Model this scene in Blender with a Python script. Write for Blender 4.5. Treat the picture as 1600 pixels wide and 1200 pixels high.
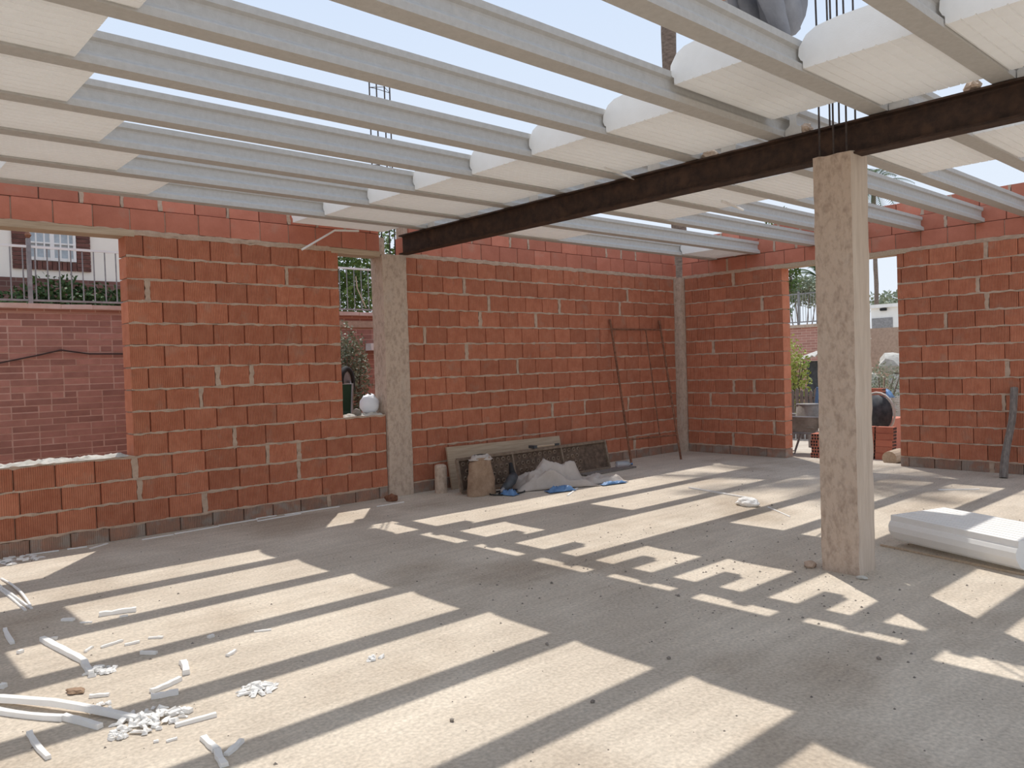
import bpy, bmesh, math, random
from mathutils import Vector, Matrix, noise
random.seed(7)
C = bpy.context.scene.collection
for o in list(bpy.data.objects): bpy.data.objects.remove(o)
# ------------------------------------------------------------------ camera
FPX, YAW, PITCH, ROLL, HC = 1235.5, math.radians(47.897), math.radians(-1.303), math.radians(-1.785), 1.437
fw = Vector((math.cos(YAW)*math.cos(PITCH), math.sin(YAW)*math.cos(PITCH), math.sin(PITCH)))
rt = Vector((math.sin(YAW), -math.cos(YAW), 0)); up = rt.cross(fw)
rt, up = rt*math.cos(ROLL)+up*math.sin(ROLL), -rt*math.sin(ROLL)+up*math.cos(ROLL)
cam = bpy.data.cameras.new('camera'); co = bpy.data.objects.new('camera', cam); C.objects.link(co)
co.matrix_world = Matrix(((rt.x,up.x,-fw.x,0),(rt.y,up.y,-fw.y,0),(rt.z,up.z,-fw.z,HC),(0,0,0,1)))
cam.sensor_fit = 'HORIZONTAL'; cam.sensor_width = 36; cam.lens = FPX/1600*36; cam.clip_start = .05; cam.clip_end = 500
bpy.context.scene.camera = co
# ------------------------------------------------------------------ sky, sun, exposure
SX, SY = .35, .436                      # horizontal drift of a sun ray per metre of fall
w = bpy.data.worlds.new('world'); bpy.context.scene.world = w; w.use_nodes = True
nt = w.node_tree; bg = nt.nodes['Background']
tc = nt.nodes.new('ShaderNodeTexCoord'); sp = nt.nodes.new('ShaderNodeSeparateXYZ'); rp = nt.nodes.new('ShaderNodeValToRGB')
nt.links.new(tc.outputs['Generated'], sp.inputs[0]); nt.links.new(sp.outputs['Z'], rp.inputs[0]); nt.links.new(rp.outputs[0], bg.inputs[0])
rp.color_ramp.elements[0].position = 0.0; rp.color_ramp.elements[0].color = (.84,.90,.97,1)
rp.color_ramp.elements[1].position = .55; rp.color_ramp.elements[1].color = (.60,.73,.945,1)
bg.inputs[1].default_value = 1.0
sl = bpy.data.lights.new('sun', 'SUN'); sl.energy = 3.75; sl.color = (1,.965,.91); sl.angle = math.radians(.55)
so = bpy.data.objects.new('sun', sl); C.objects.link(so); so.location = (8,9,20)
so.rotation_euler = Vector((SX,SY,1)).to_track_quat('Z','Y').to_euler()
vs = bpy.context.scene.view_settings; vs.view_transform = 'Standard'; vs.look = 'None'; vs.gamma = 1; vs.use_curve_mapping = False; vs.exposure = 0.04
# ------------------------------------------------------------------ pixel -> place
def ray(x, y): return fw + rt*((x-800)/FPX) + up*((600-y)/FPX)
O = Vector((0,0,HC))
def onz(x, y, z=0.): d = ray(x,y); return O + d*((z-HC)/d.z)
def onY(x, y, Y): d = ray(x,y); return O + d*(Y/d.y)
def onX(x, y, X): d = ray(x,y); return O + d*(X/d.x)
# ------------------------------------------------------------------ materials
def mat(name, c1, c2=None, scale=8, rough=.85, bump=0., bscale=40, rand=0., metal=0., detail=6, grooves=0., contrast=(.35,.65), third=None, spec=.3, stretch=None, trans=0.):
    m = bpy.data.materials.new(name); m.use_nodes = True; n = m.node_tree.nodes; l = m.node_tree.links
    b = n['Principled BSDF']; b.inputs['Roughness'].default_value = rough; b.inputs['Metallic'].default_value = metal
    b.inputs['Specular IOR Level'].default_value = spec
    if trans: b.inputs['Transmission Weight'].default_value = trans
    t = n.new('ShaderNodeTexCoord'); src = t.outputs['Object']
    if stretch:
        mp = n.new('ShaderNodeMapping'); mp.inputs['Scale'].default_value = stretch; l.new(src, mp.inputs[0]); src = mp.outputs[0]
    oi = n.new('ShaderNodeObjectInfo')
    add = n.new('ShaderNodeVectorMath'); add.operation = 'MULTIPLY_ADD'
    cmb = n.new('ShaderNodeCombineXYZ')
    for i in range(3): l.new(oi.outputs['Random'], cmb.inputs[i])
    add.inputs[1].default_value = (37,53,71); l.new(cmb.outputs[0], add.inputs[0]); l.new(src, add.inputs[2])
    crd = add.outputs[0]
    col = None
    if c2:
        nz = n.new('ShaderNodeTexNoise'); nz.inputs['Scale'].default_value = scale; nz.inputs['Detail'].default_value = detail; nz.inputs['Roughness'].default_value = .65
        l.new(crd, nz.inputs['Vector'])
        cr = n.new('ShaderNodeValToRGB'); cr.color_ramp.elements[0].position = contrast[0]; cr.color_ramp.elements[1].position = contrast[1]
        cr.color_ramp.elements[0].color = (*c1,1); cr.color_ramp.elements[1].color = (*c2,1); l.new(nz.outputs[0], cr.inputs[0]); col = cr.outputs[0]
        if third:
            n3 = n.new('ShaderNodeTexNoise'); n3.inputs['Scale'].default_value = third[1]; n3.inputs['Detail'].default_value = 5; l.new(crd, n3.inputs['Vector'])
            r3 = n.new('ShaderNodeValToRGB'); r3.color_ramp.elements[0].position = third[2]; r3.color_ramp.elements[1].position = third[2]+.12
            r3.color_ramp.elements[0].color = (0,0,0,1); r3.color_ramp.elements[1].color = (third[3],)*3+(1,)
            l.new(n3.outputs[0], r3.inputs[0])
            mx = n.new('ShaderNodeMix'); mx.data_type = 'RGBA'; l.new(r3.outputs[0], mx.inputs[0]); l.new(col, mx.inputs[6]); mx.inputs[7].default_value = (*third[0],1); col = mx.outputs[2]
    if rand:
        hs = n.new('ShaderNodeHueSaturation'); mr = n.new('ShaderNodeMapRange')
        mr.inputs['To Min'].default_value = 1-rand; mr.inputs['To Max'].default_value = 1+rand*.6
        l.new(oi.outputs['Random'], mr.inputs[0]); l.new(mr.outputs[0], hs.inputs['Value'])
        if col: l.new(col, hs.inputs['Color'])
        else: hs.inputs['Color'].default_value = (*c1,1)
        col = hs.outputs[0]
    if col: l.new(col, b.inputs['Base Color'])
    else: b.inputs['Base Color'].default_value = (*c1,1)
    nrm = None
    if bump:
        nb = n.new('ShaderNodeTexNoise'); nb.inputs['Scale'].default_value = bscale; nb.inputs['Detail'].default_value = 5; l.new(crd, nb.inputs['Vector'])
        bm = n.new('ShaderNodeBump'); bm.inputs['Strength'].default_value = bump; bm.inputs['Distance'].default_value = .01
        l.new(nb.outputs[0], bm.inputs['Height']); nrm = bm.outputs[0]
    if grooves:
        sx = n.new('ShaderNodeSeparateXYZ'); l.new(t.outputs['Object'], sx.inputs[0])
        mu = n.new('ShaderNodeMath'); mu.operation = 'MULTIPLY'; mu.inputs[1].default_value = 2*math.pi/.0165; l.new(sx.outputs[0], mu.inputs[0])
        sn = n.new('ShaderNodeMath'); sn.operation = 'SINE'; l.new(mu.outputs[0], sn.inputs[0])
        b2 = n.new('ShaderNodeBump'); b2.inputs['Strength'].default_value = grooves; b2.inputs['Distance'].default_value = .007
        l.new(sn.outputs[0], b2.inputs['Height'])
        if nrm: l.new(nrm, b2.inputs['Normal'])
        nrm = b2.outputs[0]
    if nrm: l.new(nrm, b.inputs['Normal'])
    return m
M = {}
M['brick'] = mat('hollow_brick', (.52,.175,.095), (.62,.235,.135), 9, .9, .2, 60, .16, grooves=.75, third=((.50,.33,.24),5,.60,.35))
M['dusty_brick'] = mat('dusty_brick', (.30,.20,.15), (.42,.22,.15), 7, .95, .3, 60, .12, grooves=.6, third=((.36,.30,.25),6,.5,.8))
M['smooth_brick'] = mat('smooth_brick', (.48,.165,.105), (.56,.205,.135), 5, .88, .15, 50, .18, third=((.48,.33,.25),4,.60,.3))
M['mortar'] = mat('mortar', (.43,.31,.23), (.55,.405,.305), 14, .95, .6, 45)
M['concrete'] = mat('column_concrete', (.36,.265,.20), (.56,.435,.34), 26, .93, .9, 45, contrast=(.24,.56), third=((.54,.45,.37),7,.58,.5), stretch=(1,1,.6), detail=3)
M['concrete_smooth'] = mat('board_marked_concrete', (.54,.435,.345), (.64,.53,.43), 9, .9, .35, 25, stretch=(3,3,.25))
M['joist'] = mat('joist_concrete', (.47,.445,.41), (.58,.555,.52), 26, .9, .12, 140, contrast=(.2,.8), third=((.60,.55,.49),14,.66,.5))
M['foam'] = mat('foam', (.91,.885,.845), (.95,.93,.895), 12, .75, .12, 120)
M['steel'] = mat('rusty_steel', (.035,.022,.017), (.075,.042,.028), 12, .7, .25, 60, metal=.2, third=((.10,.055,.035),6,.60,.5))
M['rebar'] = mat('rebar_steel', (.055,.045,.045), (.10,.075,.06), 30, .7, metal=.4)
M['rust'] = mat('rust_bar', (.12,.045,.025), (.28,.13,.075), 20, .85, .4, 80)
M['wood'] = mat('pale_wood', (.42,.31,.21), (.54,.42,.30), 10, .8, .2, 30, stretch=(.3,6,6))
M['grey_wood'] = mat('weathered_wood', (.15,.125,.11), (.27,.23,.20), 14, .9, .5, 30, stretch=(4,4,.5))
M['white'] = mat('white_plaster', (.80,.78,.74), (.86,.84,.80), 3, .85)
M['cream'] = mat('cream_plaster', (.84,.78,.68), (.88,.82,.72), 2, .9)
M['roof'] = mat('tile_roof', (.35,.16,.10), (.45,.22,.14), 6, .9)
M['dark_brick'] = mat('dark_house_brick', (.12,.055,.045), (.20,.09,.07), 8, .9, .2, 30, .2)
M['garden_brick'] = mat('garden_brick', (.38,.185,.145), (.48,.24,.19), 8, .9, .25, 50, .25)
M['garden_mortar'] = mat('garden_mortar', (.60,.40,.32), (.66,.46,.38), 10, .95, .3, 40)
M['coping'] = mat('coping_tile', (.62,.42,.35), (.72,.54,.46), 6, .85, .2, 30)
M['rail'] = mat('grey_iron', (.22,.21,.21), (.33,.32,.32), 10, .5, metal=.3)
M['leaf'] = mat('leaf_green', (.06,.12,.025), (.16,.23,.06), 2.5, .6, rand=.2)
M['leaf_dark'] = mat('leaf_dark', (.03,.06,.018), (.07,.12,.035), 3, .65)
M['leaf_yellow'] = mat('leaf_yellow', (.22,.30,.05), (.50,.52,.14), 3, .55)
M['leaf_olive'] = mat('leaf_olive', (.16,.19,.12), (.34,.37,.26), 3, .6)
M['bark'] = mat('palm_bark', (.13,.095,.075), (.25,.19,.15), 10, .95, .8, 12, stretch=(1,1,3))
M['ground'] = mat('outdoor_ground', (.42,.36,.29), (.56,.50,.42), 3, .95, .6, 20)
M['tarp'] = mat('plastic_sheet', (.42,.36,.31), (.52,.455,.40), 4, .6, .15, 30)
M['blue'] = mat('blue_plastic', (.07,.15,.30), (.14,.26,.45), 6, .5)
M['sack'] = mat('paper_sack', (.26,.165,.105), (.38,.26,.175), 9, .9, .3, 30)
M['tool_dark'] = mat('dark_tool', (.035,.04,.045), (.08,.085,.09), 12, .5)
M['tray'] = mat('rusty_tray', (.075,.05,.036), (.17,.115,.08), 14, .85, .3, 60)
M['tray_frame'] = mat('tray_frame', (.17,.12,.085), (.28,.21,.155), 14, .85, .3, 60)
M['green'] = mat('green_paint', (.02,.06,.035), (.035,.085,.05), 5, .6)
M['plastic'] = mat('clear_plastic', (.7,.74,.78), None, rough=.15, trans=.7)
M['bag'] = mat('white_bag', (.72,.75,.80), (.80,.82,.86), 6, .4)
M['cement_bucket'] = mat('cement_bucket', (.20,.18,.155), (.34,.315,.28), 6, .85, .2, 30)
M['trouser'] = mat('grey_trousers', (.20,.195,.205), (.26,.255,.265), 5, .9, .3, 40)
M['shirt'] = mat('grey_shirt', (.30,.30,.30), (.38,.38,.38), 5, .9, .3, 40)
M['skin'] = mat('skin', (.42,.22,.15), (.48,.26,.18), 5, .6)
M['hair'] = mat('dark_hair', (.03,.022,.018), None, rough=.7)
M['shoe'] = mat('brown_boot', (.10,.07,.05), (.15,.11,.08), 10, .8)
M['rubber'] = mat('black_rubber', (.025,.025,.025), None, rough=.8)
M['mixer'] = mat('mixer_drum', (.42,.27,.17), (.55,.38,.26), 6, .6)
M['glass'] = mat('window_glass', (.35,.40,.44), None, rough=.15, spec=.6)
M['curtain'] = mat('lace_curtain', (.42,.47,.50), (.55,.60,.62), 12, .9)
M['stone'] = mat('rubble', (.42,.39,.34), (.58,.55,.49), 8, .95, .8, 15)
M['pebble'] = mat('dark_grit', (.13,.11,.095), (.30,.26,.22), 20, .95)
M['cable'] = mat('brown_cable', (.06,.04,.035), None, rough=.6)
M['corrugated'] = mat('corrugated_sheet', (.50,.46,.41), (.60,.56,.50), 5, .8)
def make_translucent(m, fac):
    n = m.node_tree.nodes; l = m.node_tree.links; b = n['Principled BSDF']; out = [q for q in n if q.type == 'OUTPUT_MATERIAL'][0]
    t = n.new('ShaderNodeBsdfTranslucent'); t.inputs[0].default_value = (.95,.93,.90,1); mx = n.new('ShaderNodeMixShader'); mx.inputs[0].default_value = fac
    l.new(b.outputs[0], mx.inputs[1]); l.new(t.outputs[0], mx.inputs[2]); l.new(mx.outputs[0], out.inputs[0])
make_translucent(M['foam'], .28)
# floor: trowelled slab with blotches, streaks and fine grit
def floor_mat():
    m = mat('floor_slab', (.495,.42,.335), (.61,.53,.43), 1.1, .92, .35, 35, contrast=(.36,.64), third=((.37,.295,.22),.7,.52,.65), spec=.2)
    n = m.node_tree.nodes; l = m.node_tree.links; b = n['Principled BSDF']
    base = b.inputs['Base Color'].links[0].from_socket
    t = n.new('ShaderNodeTexCoord')
    mp = n.new('ShaderNodeMapping'); mp.inputs['Rotation'].default_value = (0,0,-.35); mp.inputs['Scale'].default_value = (1.3,11,1)
    nz = n.new('ShaderNodeTexNoise'); nz.inputs['Scale'].default_value = 1.2; nz.inputs['Detail'].default_value = 6
    l.new(t.outputs['Object'], mp.inputs[0]); l.new(mp.outputs[0], nz.inputs['Vector'])
    n2 = n.new('ShaderNodeTexNoise'); n2.inputs['Scale'].default_value = 55; n2.inputs['Detail'].default_value = 8; l.new(t.outputs['Object'], n2.inputs['Vector'])
    r1 = n.new('ShaderNodeMapRange'); r1.inputs['From Min'].default_value = .3; r1.inputs['From Max'].default_value = .7; r1.inputs['To Min'].default_value = .92; r1.inputs['To Max'].default_value = 1.07; l.new(nz.outputs[0], r1.inputs[0])
    r2 = n.new('ShaderNodeMapRange'); r2.inputs['From Min'].default_value = .3; r2.inputs['From Max'].default_value = .7; r2.inputs['To Min'].default_value = .80; r2.inputs['To Max'].default_value = 1.16; l.new(n2.outputs[0], r2.inputs[0])
    mu = n.new('ShaderNodeMath'); mu.operation = 'MULTIPLY'; l.new(r1.outputs[0], mu.inputs[0]); l.new(r2.outputs[0], mu.inputs[1])
    hs = n.new('ShaderNodeHueSaturation'); l.new(mu.outputs[0], hs.inputs['Value']); l.new(base, hs.inputs['Color']); l.new(hs.outputs[0], b.inputs['Base Color'])
    return m
M['floor'] = floor_mat()
def brick_tex(name, c1, c2, mo, bw=.25, bh=.07):
    m = bpy.data.materials.new(name); m.use_nodes = True; n = m.node_tree.nodes; l = m.node_tree.links
    t = n.new('ShaderNodeTexCoord'); sx = n.new('ShaderNodeSeparateXYZ'); cb = n.new('ShaderNodeCombineXYZ'); ad = n.new('ShaderNodeMath')
    l.new(t.outputs['Object'], sx.inputs[0]); l.new(sx.outputs[0], ad.inputs[0]); l.new(sx.outputs[1], ad.inputs[1]); l.new(ad.outputs[0], cb.inputs[0]); l.new(sx.outputs[2], cb.inputs[1])
    bt = n.new('ShaderNodeTexBrick'); bt.inputs['Color1'].default_value = (*c1,1); bt.inputs['Color2'].default_value = (*c2,1); bt.inputs['Mortar'].default_value = (*mo,1)
    bt.inputs['Scale'].default_value = 1; bt.inputs['Brick Width'].default_value = bw; bt.inputs['Row Height'].default_value = bh; bt.inputs['Mortar Size'].default_value = .006
    l.new(cb.outputs[0], bt.inputs['Vector']); l.new(bt.outputs[0], n['Principled BSDF'].inputs['Base Color']); n['Principled BSDF'].inputs['Roughness'].default_value = .9
    return m
M['garden_tex'] = brick_tex('garden_brick_far', (.38,.185,.145), (.48,.24,.19), (.60,.42,.34))
M['house_tex'] = brick_tex('house_brick_far', (.12,.055,.045), (.20,.09,.07), (.22,.15,.12), .25, .08)
M['inner_tex'] = brick_tex('hollow_brick_far', (.40,.115,.055), (.52,.17,.085), (.40,.32,.26), .305, .2)
# ------------------------------------------------------------------ mesh helpers
class MB:
    def __init__(s): s.v = []; s.f = []
    def add(s, vs, fs):
        k = len(s.v); s.v += [tuple(a) for a in vs]; s.f += [tuple(i+k for i in f) for f in fs]; return s
    def box(s, a, b, j=0.):
        x0,y0,z0 = a; x1,y1,z1 = b; r = lambda: random.uniform(-j,j) if j else 0
        vs = [(x+r(),y+r(),z+r()) for z in (z0,z1) for y in (y0,y1) for x in (x0,x1)]
        return s.add(vs, [(0,2,3,1),(4,5,7,6),(0,1,5,4),(2,6,7,3),(0,4,6,2),(1,3,7,5)])
    def tube(s, pts, r, n=8, cap=True):
        pts = [Vector(p) for p in pts]; rs = r if isinstance(r,(list,tuple)) else [r]*len(pts); rings = []; k = len(s.v); prev = None
        for i,p in enumerate(pts):
            d = (pts[min(i+1,len(pts)-1)]-pts[max(i-1,0)]).normalized()
            a = (prev - d*prev.dot(d)).normalized() if prev is not None and (prev - d*prev.dot(d)).length > 1e-4 else d.orthogonal().normalized()
            prev = a; b = d.cross(a)
            s.v += [tuple(p + (a*math.cos(2*math.pi*q/n)+b*math.sin(2*math.pi*q/n))*rs[i]) for q in range(n)]
        for i in range(len(pts)-1):
            for q in range(n): s.f.append((k+i*n+q, k+i*n+(q+1)%n, k+(i+1)*n+(q+1)%n, k+(i+1)*n+q))
        if cap: s.f.append(tuple(k+q for q in range(n))[::-1]); s.f.append(tuple(k+(len(pts)-1)*n+q for q in range(n)))
        return s
    def prism(s, prof, axis, a0, a1):      # closed profile of 2-D points, pushed along 'x' or 'y' or 'z'
        n = len(prof); mk = {'x':lambda p,t:(t,p[0],p[1]), 'y':lambda p,t:(p[0],t,p[1]), 'z':lambda p,t:(p[0],p[1],t)}[axis]
        return s.add([mk(p,a0) for p in prof]+[mk(p,a1) for p in prof], [(i,(i+1)%n,n+(i+1)%n,n+i) for i in range(n)]+[tuple(range(n))[::-1],tuple(range(n,2*n))])
    def lathe(s, prof, n=20, cx=0, cy=0):
        k = len(s.v)
        for r,z in prof: s.v += [(cx+r*math.cos(2*math.pi*q/n), cy+r*math.sin(2*math.pi*q/n), z) for q in range(n)]
        for i in range(len(prof)-1):
            for q in range(n): s.f.append((k+i*n+q,k+i*n+(q+1)%n,k+(i+1)*n+(q+1)%n,k+(i+1)*n+q))
        return s
    def grid(s, fn, nu, nv):
        k = len(s.v); s.v += [tuple(fn(i/nu,j/nv)) for j in range(nv+1) for i in range(nu+1)]
        for j in range(nv):
            for i in range(nu): a = k+j*(nu+1)+i; s.f.append((a,a+1,a+nu+2,a+nu+1))
        return s
    def mesh(s, name, m, smooth=False):
        me = bpy.data.meshes.new(name); me.from_pydata(s.v, [], s.f); bm = bmesh.new(); bm.from_mesh(me); bmesh.ops.recalc_face_normals(bm, faces=bm.faces); bm.to_mesh(me); bm.free()
        if smooth:
            for p in me.polygons: p.use_smooth = True
        me.materials.append(M[m] if isinstance(m,str) else m); return me
    def build(s, name, m, parent=None, smooth=False, loc=None, rz=0, **t):
        return link(name, s.mesh(name, m, smooth), parent, loc, rz, **t)
def link(name, me, parent=None, loc=None, rz=0, **t):
    o = bpy.data.objects.new(name, me); C.objects.link(o)
    if parent: o.parent = parent
    if loc is not None: o.location = loc
    if rz: o.rotation_euler = (0,0,rz)
    return tag(o, **t)
def tag(o, label=None, cat=None, group=None, kind=None):
    if label: o['label'] = label
    if cat: o['category'] = cat
    if group: o['group'] = group
    if kind: o['kind'] = kind
    return o
def thing(name, label, cat, loc=(0,0,0), group=None, rz=0, kind=None): return link(name, None, None, loc, rz, label=label, cat=cat, group=group, kind=kind)
def rough_up(me, amp, scale, sub=0):
    bm = bmesh.new(); bm.from_mesh(me)
    if sub: bmesh.ops.subdivide_edges(bm, edges=bm.edges[:], cuts=sub, use_grid_fill=True)
    for v in bm.verts: v.co += noise.noise_vector(v.co*scale)*amp
    bm.to_mesh(me); bm.free(); return me
# ------------------------------------------------------------------ the setting
YL, XR, H, T = 7.552, 10.438, 2.735, .20
MB().box((-2.2,-3.2,-.25),(10.66,7.77,0)).build('floor', 'floor', kind='structure')
MB().add([(-60,-60,-.04),(120,-60,-.04),(120,120,-.04),(-60,120,-.04)], [(0,1,2,3)]).build('ground', 'ground', kind='structure')
brick_cache = {}
def brick_mesh(L, hgt, m, th=T):
    key = (round(L,2), round(hgt,3), m)
    if key not in brick_cache:
        b = MB(); c = .003; L2 = key[0]/2-.002
        b.prism([(-L2+c,0),(L2-c,0),(L2,c),(L2,th),(-L2,th),(-L2,c)], 'z', 0, hgt)
        brick_cache[key] = b.mesh('brick', m)
    return brick_cache[key]
def lay(parent, face, horiz, a0, a1, z0, hgt, m='brick', first=None, name='brick', fill=.10, gapw=(.025,.045)):
    """one course between a0 and a1. horiz 'x': left wall (front at y=face); 'y': right wall (front at x=face)."""
    a = a0; L = first if first else .30; gaps = []
    while a < a1-.02:
        e = min(a+L, a1)
        if a1-e < .05: e = a1
        me = brick_mesh(e-a, hgt, m)
        j = random.uniform(-.004,.004); zz = z0+random.uniform(-.002,.002)
        c = (a+e)/2
        if horiz == 'x': link(name, me, parent, (c, face+j, zz))
        else: link(name, me, parent, (face+j, c, zz), -math.pi/2)
        a = e + .006
        if random.random() < fill and a < a1-.4:
            g = random.uniform(*gapw); gaps.append((a-.002, a+g+.002)); a += g
        L = .30
    return gaps
def mortar_strip(parent, face, horiz, a0, a1, z, hh, gaps=(), ztop=0):
    """the squeezed-out bed joint of one course, wavy on both edges, with filled upright joints"""
    b = MB(); n = max(2, int((a1-a0)/.06)); vs = []; back = .045
    prot = []
    for i in range(n+1):
        a = a0+(a1-a0)*i/n; u = random.uniform(-.005,.010); d = random.uniform(-.005,.011)
        p = random.uniform(.001,.006)
        for (dd,zz) in ((back, z+hh+u),(-p+.002, z+hh+u),(-p, z+hh*.5),(-p+.002, z-d),(back, z-d)): vs.append((a,dd,zz))
    fs = []
    for i in range(n):
        for q in range(4): k = i*5; fs.append((k+q,k+q+1,k+q+6,k+q+5))
    b.add(vs, fs)
    for g0,g1 in gaps:
        m_ = 5; vv = []; ff = []
        for i in range(m_+1):
            zz = z+hh+ztop*i/m_; r1 = random.uniform(-.006,.012); r2 = random.uniform(-.006,.012); p = random.uniform(-.004,.004)
            vv += [(g0-r1,back,zz),(g0-r1,-p+.001,zz),(g1+r2,-p+.001,zz),(g1+r2,back,zz)]
        for i in range(m_):
            for q in range(3): k = i*4; ff.append((k+q,k+q+1,k+q+5,k+q+4))
        b.add(vv, ff)
    b.v = [(a,face+d,zz) if horiz == 'x' else (face+d,a,zz) for a,d,zz in b.v]
    return b.build('mortar_joint', 'mortar', parent)
def brick_wall(name, horiz, face, a0, a1, openings=(), flip=0):
    # openings: (o0, o1, k0, k1) in courses below the lintel line
    core = MB(); ins, outs = face+.03, face+T-.03
    def cb(p0, p1, z0, z1):
        if p1-p0 < .05: return
        core.box((p0,ins,z0),(p1,outs,z1)) if horiz == 'x' else core.box((ins,p0,z0),(outs,p1,z1))
    par = thing(name, None, None, kind='structure')
    for k in range(14):
        z1 = H-.2*k; z0 = max(0., z1-.2)
        segs = [(a0,a1)]
        for o0,o1,k0,k1 in openings:
            if k0 <= k < k1:
                ns = []
                for s0,s1 in segs:
                    if o0 > s0+.02: ns.append((s0,min(s1,o0)))
                    if o1 < s1-.02: ns.append((max(s0,o1),s1))
                segs = ns if True else segs
        for s0,s1 in segs:
            if s1-s0 < .05: continue
            cb(s0+.012, s1-.012, z0, z1)
            hgt = z1-z0-.014
            first = random.choice([.30,.15,.22]) if (s0 == a0) else (.30 if (k+flip)%2 else .15)
            g = lay(par, face, horiz, s0, s1, z0, hgt, 'dusty_brick' if k == 13 else 'brick', first=first)
            mortar_strip(par, face, horiz, s0+.004, s1-.004, z1-.015, .015, [], 0)
            if g: mortar_strip(par, face, horiz, g[0][0], g[0][1], z0-.012, .01, g, hgt+.004)
    core.build('mortar_core', 'mortar', par)
    return par
WL = brick_wall('wall_left', 'x', YL, -.4, 4.895, [(-.1,2.22,0,10),(4.36,5.5,0,9)])
WB = brick_wall('wall_back', 'x', YL, 5.235, 10.33)
WR = brick_wall('wall_right_far', 'y', XR, 5.76, 7.42)
WN = brick_wall('wall_right_near', 'y', XR, -1.3, 4.175, flip=1)
# lintel course of smooth blocks, and the course at joist level
def top_course(name, horiz, face, a0, a1, planks=(), rows=1, skip=()):
    par = thing(name, None, None, kind='structure')
    core = MB()
    def cb(p0,p1,z0,z1,i=.012):
        core.box((p0,face+i,z0),(p1,face+T-.012,z1)) if horiz == 'x' else core.box((face+i,p0,z0),(face+T-.012,p1,z1))
    cb(a0+.01, a1-.01, H+.03, 2.950)
    lay(par, face, horiz, a0, a1, H+.032, 2.955-H-.032, 'smooth_brick', first=.22, name='lintel_block', fill=.04)
    mortar_strip(par, face, horiz, a0, a1, H-.002, .032)
    for r in range(rows):
        z0 = 2.964+.2*r
        off = .014 if r == 0 else .05
        cb(a0+.01, a1-.01, z0-.012, z0+.185, off+.025)
        g = lay(par, face+off, horiz, a0+random.uniform(0,.1), a1, z0, .19, 'smooth_brick', name='brick', fill=.7, gapw=(.015,.03))
        mortar_strip(par, face+off, horiz, g[0][0], g[0][1], z0-.01, .01, g, .19)
    core.build('mortar_core', 'mortar', par)
    for p0,p1 in planks:
        b = MB()
        b.box((p0,face-.006,H-.03),(p1,face+T,H+.028)) if horiz == 'x' else b.box((face-.006,p0,H-.03),(face+T,p1,H+.028))
        b.build('lintel_plank', 'wood', par)
    return par
top_course('trim_1', 'x', YL, -.4, 4.895, [(-.2,2.30),(4.28,4.89)])
top_course('trim_2', 'x', YL, 5.235, 10.40)
top_course('trim_3', 'y', XR, -1.3, 7.46, [(4.06,5.88)], rows=2)
# near side out of view, left open for sky light: piers, beam, brick end
nb = thing('wall_near_open', None, None, kind='structure')
MB().box((-1.75,7.75,0),(-1.55,7.752,.01)).build('footing','mortar',nb)
for y in (-2.9,1.0,4.6,7.4): MB().box((-1.78,y-.12,0),(-1.53,y+.12,2.74)).build('pier','concrete_smooth',nb)
MB().box((-1.70,-3.1,2.74),(-1.58,7.7,2.94)).build('ring_beam','concrete_smooth',nb)
MB().box((-1.50,7.552,0),(-.41,7.752,3.14)).build('wall_left_end', 'inner_tex', kind='structure')
# mortar and rubble crust left on the window sills
def crust(name, a0, a1, y0, y1, z, label):
    b = MB(); nu = int((a1-a0)/.025); nv = 8
    def f(u,v):
        p = Vector((a0+(a1-a0)*u, y0+(y1-y0)*v, 0)); h = max(0, .012+.03*noise.noise(p*11)+.018*noise.noise(p*37)+.01)
        e = min(1, min(u,1-u)*30, min(v,1-v)*5)
        return (p.x, p.y+.008*noise.noise(p*23), z+.001+h*e)
    b.grid(f, nu, nv); b.add([(a0,y0,z),(a1,y0,z),(a1,y1,z),(a0,y1,z)],[(0,1,2,3)])
    return b.build(name, 'stone', WL)
crust('mortar_crust', .0, 2.2, YL-.004, YL+T, H-2.0, 'pale crumbled mortar crust along the sill of the wide window')
crust('mortar_crust', 4.37, 4.88, YL-.002, YL+T, H-1.8, 'pale mortar crust on the sill of the narrow window')
# ------------------------------------------------------------------ columns
def rough_column(name, x0, x1, y0, y1, z1, label, split=True, sub=10):
    root = thing(name, label, 'column', ((x0+x1)/2,(y0+y1)/2,0))
    hx, hy = (x1-x0)/2, (y1-y0)/2
    b = MB(); nz = 46; per = []
    q = 6
    for i in range(q): per.append((-hx+2*hx*i/q,-hy))
    for i in range(q): per.append((hx,-hy+2*hy*i/q))
    for i in range(q): per.append((hx-2*hx*i/q,hy))
    for i in range(q): per.append((-hx,hy-2*hy*i/q))
    n = len(per)
    for k in range(nz+1):
        z = z1*k/nz
        for (x,y) in per:
            nv = noise.noise_vector(Vector((x*9+x0,y*9,z*6)))*.006 + noise.noise_vector(Vector((x*25,y*25+y0,z*18)))*.003
            edge = abs(abs(x)-hx) < 1e-6 and abs(abs(y)-hy) < 1e-6
            f = .965 if edge else 1
            b.v.append((x*f+nv.x, y*f+nv.y, z if k < nz else z+ (.012*noise.noise(Vector((x*20,y*20,3))))))
    for k in range(nz):
        for i in range(n): b.f.append((k*n+i,k*n+(i+1)%n,(k+1)*n+(i+1)%n,(k+1)*n+i))
    b.f.append(tuple(nz*n+i for i in range(n)))
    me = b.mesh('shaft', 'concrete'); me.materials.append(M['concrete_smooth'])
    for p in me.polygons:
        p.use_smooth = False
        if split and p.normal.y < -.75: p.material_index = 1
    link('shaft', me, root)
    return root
CX0, CX1, CY0, CY1 = 5.072, 5.322, 2.301, 2.562
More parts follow.
